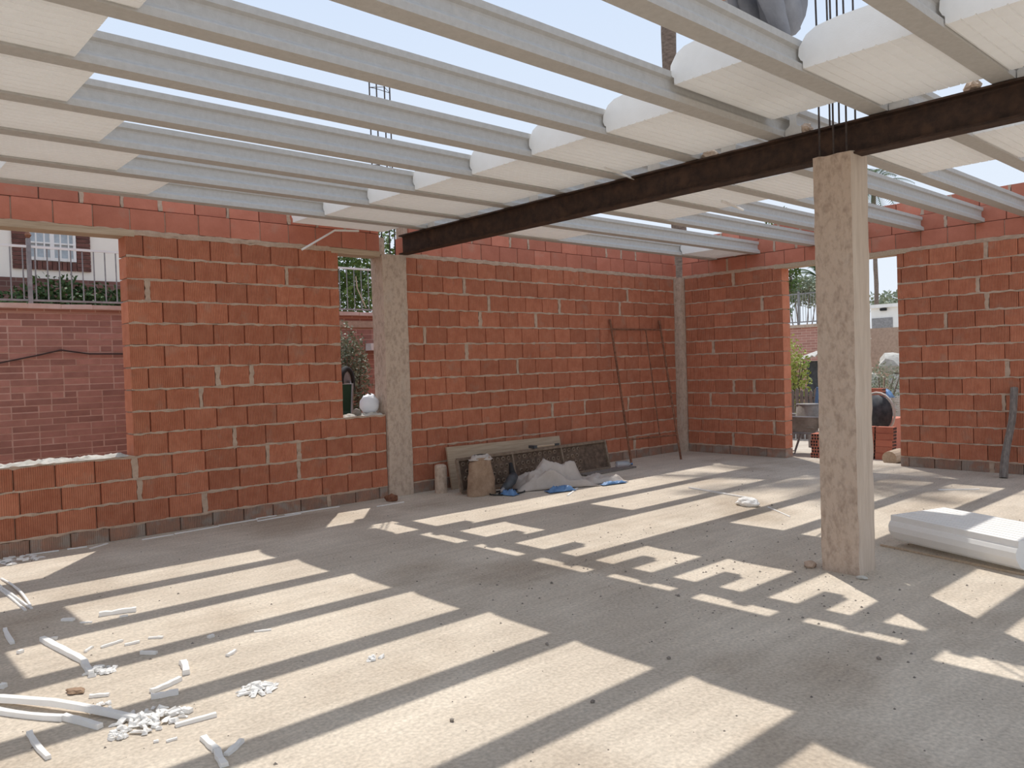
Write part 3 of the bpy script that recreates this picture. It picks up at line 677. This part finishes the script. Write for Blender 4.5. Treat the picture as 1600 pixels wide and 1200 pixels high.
# ------------------------------------------------------------------ foam strip hanging from the narrow block, and another by the beam
def hang(pts, r, label): MB().tube(pts, r, 6).build('foam_strip','foam',None,label=label,cat='foam strip')
hang([onY(472,390,7.05), onY(523,360,7.25), onY(560,361,7.40)], .011, 'white foam strip hanging down below the narrow cut foam block')
hang([onz(945,262,2.96), onz(994,281,2.94)], .008, 'thin foam strip dangling over the near flange of the steel beam')
hang([onz(1128,314,2.96), onz(1161,328,2.945)], .012, 'thin foam strip sticking out from a block past the beam')
# ------------------------------------------------------------------ outside: garden wall with railing, behind the windows
GY = 9.6; GT = 2.20
gw = thing('wall_garden', None, None, (0,GY,0), kind='structure')
MB().box((-6,.012,-.04),(13.2,.26,GT)).build('wall_core', 'garden_tex', gw)
gb = {}
def gbrick(x0, x1, k):
    key = round(x1-x0,2)
    if key not in gb: gb[key] = MB().box((0,0,0),(key-.012,.03,.058)).mesh('brick','garden_brick')
    link('brick', gb[key], gw, (x0, random.uniform(-.003,.003), .55+k*.07))
def gcover(x0, x1, k0, k1):
    MB().box((x0,.004,.55+k0*.07-.012),(x1,.02,.55+k1*.07)).build('mortar_bed','garden_mortar',gw)
    for k in range(k0,k1):
        x = x0
        while x < x1-.05:
            L = random.choice([.25,.25,.25,.125]); e = min(x+L,x1); gbrick(x,e,k); x = e
gcover(1.40, 2.95, 0, 23); gcover(5.30, 6.25, 2, 21)
MB().box((-6,-.05,GT),(13.2,.30,GT+.04)).build('coping', 'coping', gw)
for x in [i*.31+.9 for i in range(9)]+[5.2+.31*i for i in range(4)]:
    MB().box((x,-.058,GT+.003),(x+.30,.305,GT+.052), .004).build('coping_tile', 'coping', gw)
MB().box((4.9,-.02,GT-.16),(7,.01,GT-.07)).build('cement_band','mortar',gw)
rl = thing('iron_railing', 'grey iron railing with thin bars on top of the garden wall', 'railing', (0,GY+.12,GT+.04))
MB().box((-3,-.012,.62),(9,.012,.645)).build('top_rail','white',rl); MB().box((-3,-.010,.05),(9,.010,.07)).build('bottom_rail','rail',rl)  # top rail coloured white to paint in its sunlit brightness
for i in range(int(12/.115)):
    x = -3+i*.115
    if .8 < x < 3.6 or 4.9 < x < 6.9: MB().tube([(x,0,.05),(x,0,.63)], .007, 6).build('bar','rail',rl)
MB().box((1.868,-.02,-.03),(1.908,.02,.72)).build('post','rail',rl)
MB().lathe([(.001,.80),(.02,.78),(.035,.755),(.02,.73),(.012,.718)],10,1.888,0).build('finial','rust',rl)
MB().tube([onY(-5,568,GY-.02)-Vector((0,0,0)),onY(60,555,GY-.02),onY(95,547,GY-.02),onY(140,553,GY-.02),onY(215,553,GY-.02),onY(300,560,GY-.02)], .008, 6).build('wall_cable','cable',label='dark cable sagging along the garden wall',cat='cable')
# house beyond
HY = 14.0
hs = thing('house', 'cream plastered house with a barred white window behind the railing', 'house', (0,HY,0))
MB().box((-6,0,3.02),(4.95,5,4.9)).build('wall','cream',hs); MB().box((-6,-.03,0),(4.95,5,3.02)).build('brick_plinth','house_tex',hs)
MB().prism([(-.3,4.85),(5.6,4.85),(5.6,4.95),(2.5,5.3),(-.3,4.95)],'x',-6.3,5.2).build('roof','roof',hs)
W0,W1,Z0,Z1 = 2.70,3.37,3.30,4.10
for (a,b_) in [((W0-.20,Z0-.14),(W0-.01,Z1+.1)),((W1+.01,Z0-.14),(W1+.21,Z1+.1))]:
    for k in range(int((b_[1]-a[1])/.065)):
        MB().box((a[0],-.035,a[1]+k*.065),(b_[0],.0,a[1]+k*.065+.056)).build('surround_brick','dark_brick',hs)
for k in range(10): MB().box((W0-.01+k*.069,-.035,Z0-.14),(W0+.05+k*.069,0,Z0-.01)).build('surround_brick','dark_brick',hs)
wn = MB()
for (x0,x1,z0,z1) in [(W0,W1,Z0,Z0+.05),(W0,W1,Z1-.04,Z1),(W0,W0+.04,Z0,Z1),(W1-.04,W1,Z0,Z1),((W0+W1)/2-.03,(W0+W1)/2+.03,Z0,Z1),(W0,W1,Z0+.26,Z0+.285),(W0,W1,Z0+.52,Z0+.545)]: wn.box((x0,-.04-.002*len(wn.v)/8,z0),(x1,-.013,z1))
wo = wn.build('window_frame','white',hs)
for i in (1,2,4,5): x = W0+(W1-W0)*i/6; MB().box((x-.009,-.07,Z0),(x+.009,-.056,Z1)).build('window_bar','white',wo)
MB().box((W0,-.012,Z0),(W1,-.002,Z1)).build('pane','curtain',hs)
# ------------------------------------------------------------------ plants
def foliage(n, fn, ls, m):
    b = MB()
    for i in range(n):
        p = Vector(fn()); d = Vector((random.uniform(-1,1),random.uniform(-1,1),random.uniform(-.6,1))).normalized(); s = d.orthogonal().normalized(); s.rotate(Matrix.Rotation(random.uniform(0,6.28),3,d)); L = ls*random.uniform(.7,1.3); w_ = L*.28
        b.add([p, p+d*L*.5+s*w_, p+d*L, p+d*L*.5-s*w_], [(0,1,2,3)])
    return b
def blob(rx, ry, rz, cz):
    def f():
        d = Vector((random.gauss(0,1),random.gauss(0,1),random.gauss(0,1))).normalized(); r = random.random()**.4*(1+.3*noise.noise(d*2.2))
        return (d.x*rx*r, d.y*ry*r, max(.05,cz+d.z*rz*r))
    return f
def bush(name, loc, r, cz, n, ls, m, label, stems=5):
    t = thing(name, label, 'shrub' if 'tree' not in name else 'tree', loc)
    foliage(n, blob(*r,cz), ls, m).build('foliage', m, t)
    b = MB()
    for i in range(stems):
        a = random.uniform(0,6.28); b.tube([(0,0,0),(.3*r[0]*math.cos(a),.3*r[1]*math.sin(a),cz*.6),(.7*r[0]*math.cos(a),.7*r[1]*math.sin(a),cz+r[2]*.4)], [.03,.02,.008], 6)
    b.build('stem','bark',t)
    return t
bush('hedge', (2.95,12.9,1.38), (1.25,.40,.66), .85, 8000, .08, 'leaf_dark', 'dark green hedge in front of the house plinth')
bush('leafy_tree', (8.1,13.5,0), (1.3,1.1,1.4), 3.2, 7000, .10, 'leaf', 'leafy green tree behind the railing beyond the narrow window')
bush('olive_shrub', tuple(onY(545,590,8.7)*Vector((1,1,0)) if False else (onY(545,590,9.18).x, 9.18, 0)), (.30,.25,.66), 1.35, 3400, .045, 'leaf_olive', 'silvery green shrub outside the narrow window')
# wheelbarrow parked on end outside the narrow window
def wheelbarrow(name, loc, rz, label, body, upright=False, bucket=False):
    t = thing(name, label, 'wheelbarrow', loc, rz=rz)
    tr = MB(); top = [(-.42,-.32),(.50,-.26),(.50,.26),(-.42,.32)]; bot = [(-.26,-.20),(.22,-.16),(.22,.16),(-.26,.20)]
    tr.add([(x,y,.60 if x < 0 else .56) for x,y in top]+[(x,y,.34) for x,y in bot], [(4,5,6,7),(0,1,5,4),(1,2,6,5),(2,3,7,6),(3,0,4,7)])
    o = tr.build('tray', body, t); s = o.modifiers.new('thick','SOLIDIFY'); s.thickness = .012
    MB().tube([(-.42,-.32,.60),(.50,-.26,.56),(.50,.26,.56),(-.42,.32,.60),(-.42,-.32,.60)], .014, 6).build('rim', 'rail', t)
    for s_ in (-1,1):
        MB().tube([(.62,.05*s_,.19),(.2,.17*s_,.32),(-.3,.22*s_,.34),(-.85,.27*s_,.52)], .016, 8).build('handle','rail',t)
        MB().tube([(-.22,.21*s_,.33),(-.34,.23*s_,.0)], .016, 8).build('leg','rail',t)
        MB().tube([(-.34,.23*s_,.02),(-.05,.19*s_,.02),(.05,.18*s_,.32)], .012, 8).build('brace','rail',t)
    w_ = MB(); k = 20
    prof = [(.13,-.03),(.18,-.04),(.195,0),(.18,.04),(.13,.03)]
    for i,(r,z) in enumerate(prof): w_.v += [(.62+r*math.cos(2*math.pi*q/k), z, .19+r*math.sin(2*math.pi*q/k)) for q in range(k)]
    for i in range(len(prof)):
        for q in range(k): j = (i+1)%len(prof); w_.f.append((i*k+q,i*k+(q+1)%k,j*k+(q+1)%k,j*k+q))
    wh = w_.build('wheel','rubber',t,True); MB().tube([(.62,-.012,.19),(.62,.012,.19)], .132, 16).build('hub','rail',wh); MB().tube([(.62,-.06,.19),(.62,.06,.19)], .015, 8).build('axle','rail',wh)
    return t
wb = wheelbarrow('wheelbarrow', (onY(522,640,8.72).x+.20,8.72,.0), 0, 'green wheelbarrow tipped up outside the narrow window', 'green')
wb.rotation_euler = (0,math.radians(-76),math.radians(35)); wb.location.z = .66
b = MB(); b.grid(lambda u,v: (.17*math.cos(2*math.pi*u)*math.sin(math.pi*(.08+.84*v))*(1+.2*noise.noise(Vector((u*7,v*6,0)))), .15*math.sin(2*math.pi*u)*math.sin(math.pi*(.08+.84*v)), .26*(1-math.cos(math.pi*v))*(1+.1*noise.noise(Vector((u*6,v*8,3))))), 24, 14)
pl = onY(590,640,7.65); b.build('plastic_bag','bag',None,True,(4.77,7.68,H-1.8+.012),label='white plastic bag slumped on the sill of the narrow window',cat='bag').scale = (.7,.45,.42)
lump('cement_clod', (4.55,7.60,H-1.8+.012), (.055,.035,.045), 'cement_bucket', 'small box-like cement lump on the narrow sill', 'lump', seed=21, sub=2)
lt = MB(); p = onY(584,542,GY-.06); lt.box((p.x-.10,p.y-.10,p.z-.045),(p.x+.08,p.y+.06,p.z+.05),.01); lt.build('wall_lamp','white',label='small white lamp fixed on the garden wall',cat='lamp')
hp = onY(558,430,GY); MB().tube([onY(556,432,GY+.10),onY(558,450,GY+.07),onY(566,468,GY),onY(572,481,GY-.06)], .009, 6).build('garden_hose','wood',label='pale hose draped over the railing beyond the narrow window',cat='hose')
# ------------------------------------------------------------------ palms
def palm(name, base, h, r, lean, nf, fl, label, crown=True):
    t = thing(name, label, 'palm tree', base); n = 26
    pts = [(lean[0]*(i/n)**1.3+.03*math.sin(i*1.1), lean[1]*(i/n)**1.3, h*i/n) for i in range(n+1)]
    MB().tube(pts, [r*(1.25-.35*min(1,i/5))*(1+.06*(i%2)) for i in range(n+1)], 12).build('trunk','bark',t,True)
    for f in range(nf):
        az = 2.4*f; el = math.radians(75-110*(f/nf)); b = MB(); top = Vector(pts[-1]); pp = []; d = Vector((math.cos(az)*math.cos(el),math.sin(az)*math.cos(el),math.sin(el)))
        for i in range(13):
            s = fl*i/12; pp.append(top+d*s+Vector((0,0,-.55*fl*(i/12)**2.2)))
        b.tube(pp, [.03*(1-.06*i) for i in range(13)], 4)
        for i in range(2,12):
            for q in (0,.5):
                c = pp[i]+(pp[i+1]-pp[i])*q; ax = (pp[i+1]-pp[i]).normalized(); sd = ax.cross(Vector((0,0,1)));
                if sd.length < .05: sd = Vector((1,0,0))
                sd.normalize(); L = fl*.22*(1-abs(i-6)/9)
                for s_ in (-1,1):
                    e = c+sd*s_*L*.8+ax*L*.5+Vector((0,0,-L*.25)); b.add([c-ax*.03,c+ax*.03,e], [(0,1,2)])
        b.build('frond','leaf_dark',t)
    return t
pd = ray(1059,300); s_ = 17.2/pd.length
pb = O+pd*s_; palm('palm_tree', (pb.x+.15,pb.y,-.04), 12.6, .165, (-.35,.15), 26, 2.6, 'tall bare-trunked palm rising behind the brick corner')
pd = ray(1370,440); pb = O+pd*46; palm('palm_tree', (pb.x,pb.y,-.04), 11.2, .13, (.0,.1), 26, 2.6, 'distant thin palm seen through the doorway')
pd = ray(1282,420); pb = O+pd*30; palm('palm_tree', (pb.x,pb.y,-.04), 4.4, .2, (0,0), 24, 1.7, 'low bushy palm behind the far railing')
# ------------------------------------------------------------------ yard beyond the doorway
yx = 20.0
yw = thing('wall_yard', None, None, (yx,0,0), kind='structure')
MB().box((0,9.7,-.04),(.25,14,2.22)).build('wall_core','garden_tex',yw); MB().box((-.06,9.65,2.22),(.3,14,2.30)).build('coping','concrete',yw); 
rl = thing('iron_railing', 'dark iron railing on the yard wall beyond the doorway', 'railing', (yx+.1,0,2.30))
MB().box((-.012,9.7,.82),(.012,13.5,.85)).build('top_rail','rail',rl); MB().box((-.012,9.7,.06),(.012,13.5,.09)).build('bottom_rail','rail',rl)
for y in (9.72,10.62,12.0,13.48): MB().box((-.02,y-.02,0),(.02,y+.02,.9)).build('post','rail',rl)
for i in range(30): y = 9.75+i*.075; MB().tube([(0,y,.06),(0,y,.83)], .008, 5).build('bar','rail',rl)
bush('leafy_tree', (21.4,11.9,0), (.55,.7,1.5), 4.1, 2200, .12, 'leaf', 'green tree crown beside the doorway jamb behind the railing')
bush('leafy_tree', (23.5,12.3,0), (.8,.75,.5), 3.5, 1600, .12, 'leaf_olive', 'pale olive bush row just above the yard railing')
pg = onX(1240,585,14.2); bush('yellow_shrub', (14.2,pg.y+.05,0), (.32,.36,.75), 1.05, 1500, .07, 'leaf_yellow', 'yellow green shrub behind the picket fence')
pf = thing('picket_fence', 'weathered wooden picket fence in the yard beyond the doorway', 'fence', (13.4,0,-.04))
p0 = onX(1222,640,13.4).y; p1 = onX(1300,640,13.4).y; y = p1
while y < p0:
    hgt = .92+random.uniform(-.04,.03); MB().prism([(y,0),(y+.055,0),(y+.055,hgt-.03),(y+.03,hgt),(y,hgt-.03)],'x',-.012,.012).build('picket','grey_wood',pf); y += .088
for z in (.3,.72): MB().box((.012,p1-.1,z),(.04,p0+.1,z+.05)).build('rail','grey_wood',pf)
# little shed with corrugated roof
sh = onX(1268,560,16.5); sd = thing('garden_shed', 'small dark shed with a corrugated roof behind the picket fence', 'shed', (16.5,sh.y,-.04))
MB().box((0,-.55,0),(1.2,.12,1.38)).build('wall','tool_dark',sd)
b = MB(); b.grid(lambda u,v: (-.35+1.7*u, (.22-.95*v), 1.42+.28*u+.16*v+.02*math.sin(v*48)), 3, 90); o = b.build('roof','corrugated',sd); m_ = o.modifiers.new('thick','SOLIDIFY'); m_.thickness = .012
# wheelbarrow with an upturned bucket on it
wbx = onX(1252,700,11.45)
wheelbarrow('wheelbarrow', (11.35,wbx.y+.0,-.04), math.radians(-62), 'cement-caked wheelbarrow carrying a bucket just outside the doorway', 'cement_bucket')
bk = thing('bucket', 'upturned grey mortar bucket sitting on the wheelbarrow', 'bucket', (11.42,onX(1263,650,11.42).y,.36))
MB().lathe([(.001,.36),(.155,.36),(.165,.355),(.195,.03),(.205,.02),(.205,0),(.19,0)],24).build('shell','cement_bucket',bk,True)
MB().lathe([(.150,.362),(.170,.362),(.172,.345),(.152,.345)],24).build('rim','rail',bk)
MB().box((-.06,.13,.0),(.06,.20,.33)).build('pale_smear','white',bk) if False else None
sv = onX(1272,612,12.2); t = thing('shovel', 'shovel with a blue grip standing behind the bucket', 'shovel', (12.2,sv.y,-.04))
MB().tube([(0,.0,.25),(0,-.03,.72)], .014, 8).build('shaft','grey_wood',t); MB().tube([(0,-.03,.70),(0,-.065,.98)], .026, 8).build('grip','blue',t); MB().box((-.012,-.11,0),(.012,.11,.27)).build('blade','rail',t)
# hollow bricks with black plates painting the shaded holes, piled beside the door
def hollow(loc, rz, L=.24, W_=.115, Hh=.09, label='', group=None):
    t = thing('hollow_brick', label, 'brick', loc, group, rz)
    MB().box((-L/2,-W_/2,0),(L/2,W_/2,Hh)).build('body','smooth_brick',t)
    for side in (-1,1):
        for i in range(3):
            for j in range(2):
                yc = -W_/2+W_*(i+.5)/3; zc = Hh*(j+.5)/2; MB().box((side*L/2-.003,yc-.012,zc-.015),(side*L/2+.001,yc+.012,zc+.015)).build('hole_shade','rubber',t)
    return t
q = onX(1279,715,10.95); 
for k in range(4): hollow((10.95,q.y,-.04+k*.092), math.radians(8*(k%2)), label='red hollow brick in the short stack beside the column view of the doorway', group='hollow bricks stacked outside')
q = onX(1378,715,11.3)
for k in range(5):
    for i in range(2): hollow((11.3+.01*k,q.y-.05+i*.27,-.04+k*.092), math.radians(90+random.uniform(-6,6)), label='red hollow brick in the pile below the mixer', group='hollow bricks piled outside')
for k in range(5): hollow((12.6,onX(1370,630,12.6).y,.45+k*.092), math.radians(85), label='red hollow brick in the tall pallet stack behind the mixer', group='hollow bricks on the pallet')
pal = onX(1370,630,12.6); MB().box((12.3,pal.y-.35,-.04),(12.9,pal.y+.2,.449)).build('brick_pallet','smooth_brick',label='low block of red bricks under the pallet stack',cat='brick stack')
# concrete mixer: drum, ring gear wheel, frame, axle wheel
mx = onX(1396,660,11.9); t = thing('concrete_mixer', 'orange brown concrete mixer half hidden by the doorway jamb', 'mixer', (11.9,mx.y,-.04))
b = MB().lathe([(.001,-.30),(.20,-.28),(.33,-.08),(.35,.05),(.30,.25),(.19,.42),(.18,.43)],24); o = b.build('drum','mixer',t,True); o.location = (0,-.40,.74); o.rotation_euler = (math.radians(55),0,0); o.scale = (.8,.8,.8)
b = MB(); b.tube([(.30*math.cos(a*.3),.0,.30*math.sin(a*.3)) for a in range(22)], .016, 8, False); o = b.build('ring_gear','corrugated',t,True); o.location = (-.15,.16,.62); o.rotation_euler = (0,0,math.radians(70))
o = MB().lathe([(.001,.02),(.27,.0),(.27,-.02),(.001,-.03)],24).build('belt_cover','tool_dark',t,True); o.location = (-.15,.16,.62); o.rotation_euler = (math.radians(90),0,math.radians(70))
for y in (-.45,.12): MB().tube([(-.3,y,0),(0,y,.62),(.3,y,0)], .025, 8).build('leg','mixer',t)
for y in (-.45,.12): MB().tube([(-.1,y,.3),(.1,y,.3)], .02, 6).build('brace','mixer',t)
lg = onX(1391,718,10.75); o = MB().tube([(10.72,lg.y,.06),(11.15,lg.y+.04,.06)], .092, 16).build('log','wood',label='short cut log lying on the doorway threshold outside',cat='log'); o.location.z = -.005
# rubble heap, mesh roll and concrete wall further out
rb = onX(1383,600,17.0)
for i in range(9):
    lump('rubble_stone', (18.6+.12*(i//3), rb.y+.5+(i%3-1)*.56, -.04+.345*(i//3)), (.21,.21,.22), 'stone', 'pale broken concrete chunk in the rubble heap in the yard', 'rubble', 'rubble heap in the yard', i, 2)
lump('rubble_slab', (18.95,rb.y+.62,.99), (.30,.36,.30), 'stone', 'large pale slab on top of the rubble heap', 'rubble', seed=30, sub=2)
bush('grey_shrub', (15.2,onX(1378,590,15.2).y,-.04), (.3,.45,.5), .85, 1000, .05, 'leaf_olive', 'dry greyish shrub growing before the rubble heap')
mr_ = onX(1388,630,13.6); b = MB()
for i in range(26):
    z = .03*i; b.tube([(.25*math.cos(a*.42),.25*math.sin(a*.42),z) for a in range(16)], .004, 4, False)
for i in range(30): a = i*.21; b.tube([(.25*math.cos(a),.25*math.sin(a),0),(.25*math.cos(a),.25*math.sin(a),.75)], .004, 4, False)
b.build('mesh_roll','corrugated',None,False,(13.6,mr_.y,-.04),label='roll of pale wire mesh standing behind the mixer',cat='mesh roll')
cloth('blue_bag', (13.6,mr_.y+.1), .32, .32, .16, 'blue', 'blue plastic tarp bunched on top of the wire mesh roll', 'wrapper', 7.7, 0, 16, 12).location.z = .70
MB().box((22,5.2,-.04),(22.25,9.9,2.16)).build('wall_concrete','mortar',kind='structure')
wh = thing('white_house', 'white flat-roofed building far behind the concrete wall', 'building', (40,0,0))
MB().box((0,12,0),(6,17.3,3.75)).build('wall','white',wh); MB().box((-.15,11.9,3.75),(6.2,17.4,3.92)).build('roof_slab','white',wh); MB().box((-.03,16.25,2.4),(0,17.25,3.25)).build('shutter','rail',wh)
MB().box((-.03,15.2,2.4),(0,15.9,3.25)).build('shutter','rail',wh)
MB().tube([(-.1,16.8,3.66),(-.1,16.5,3.66)], .07, 6).build('roof_vent','rubber',wh)
bush('leafy_tree', (52,19.7,0), (2.5,3.2,.9), 4.6, 1500, .3, 'leaf_olive', 'line of small trees over the white building roof')
MB().tube([(30,4,6.0),(30,13.3,5.2),(30,25,6.3)], .012, 5).build('power_line','cable',label='thin overhead power line crossing the sky beyond the doorway',cat='cable')
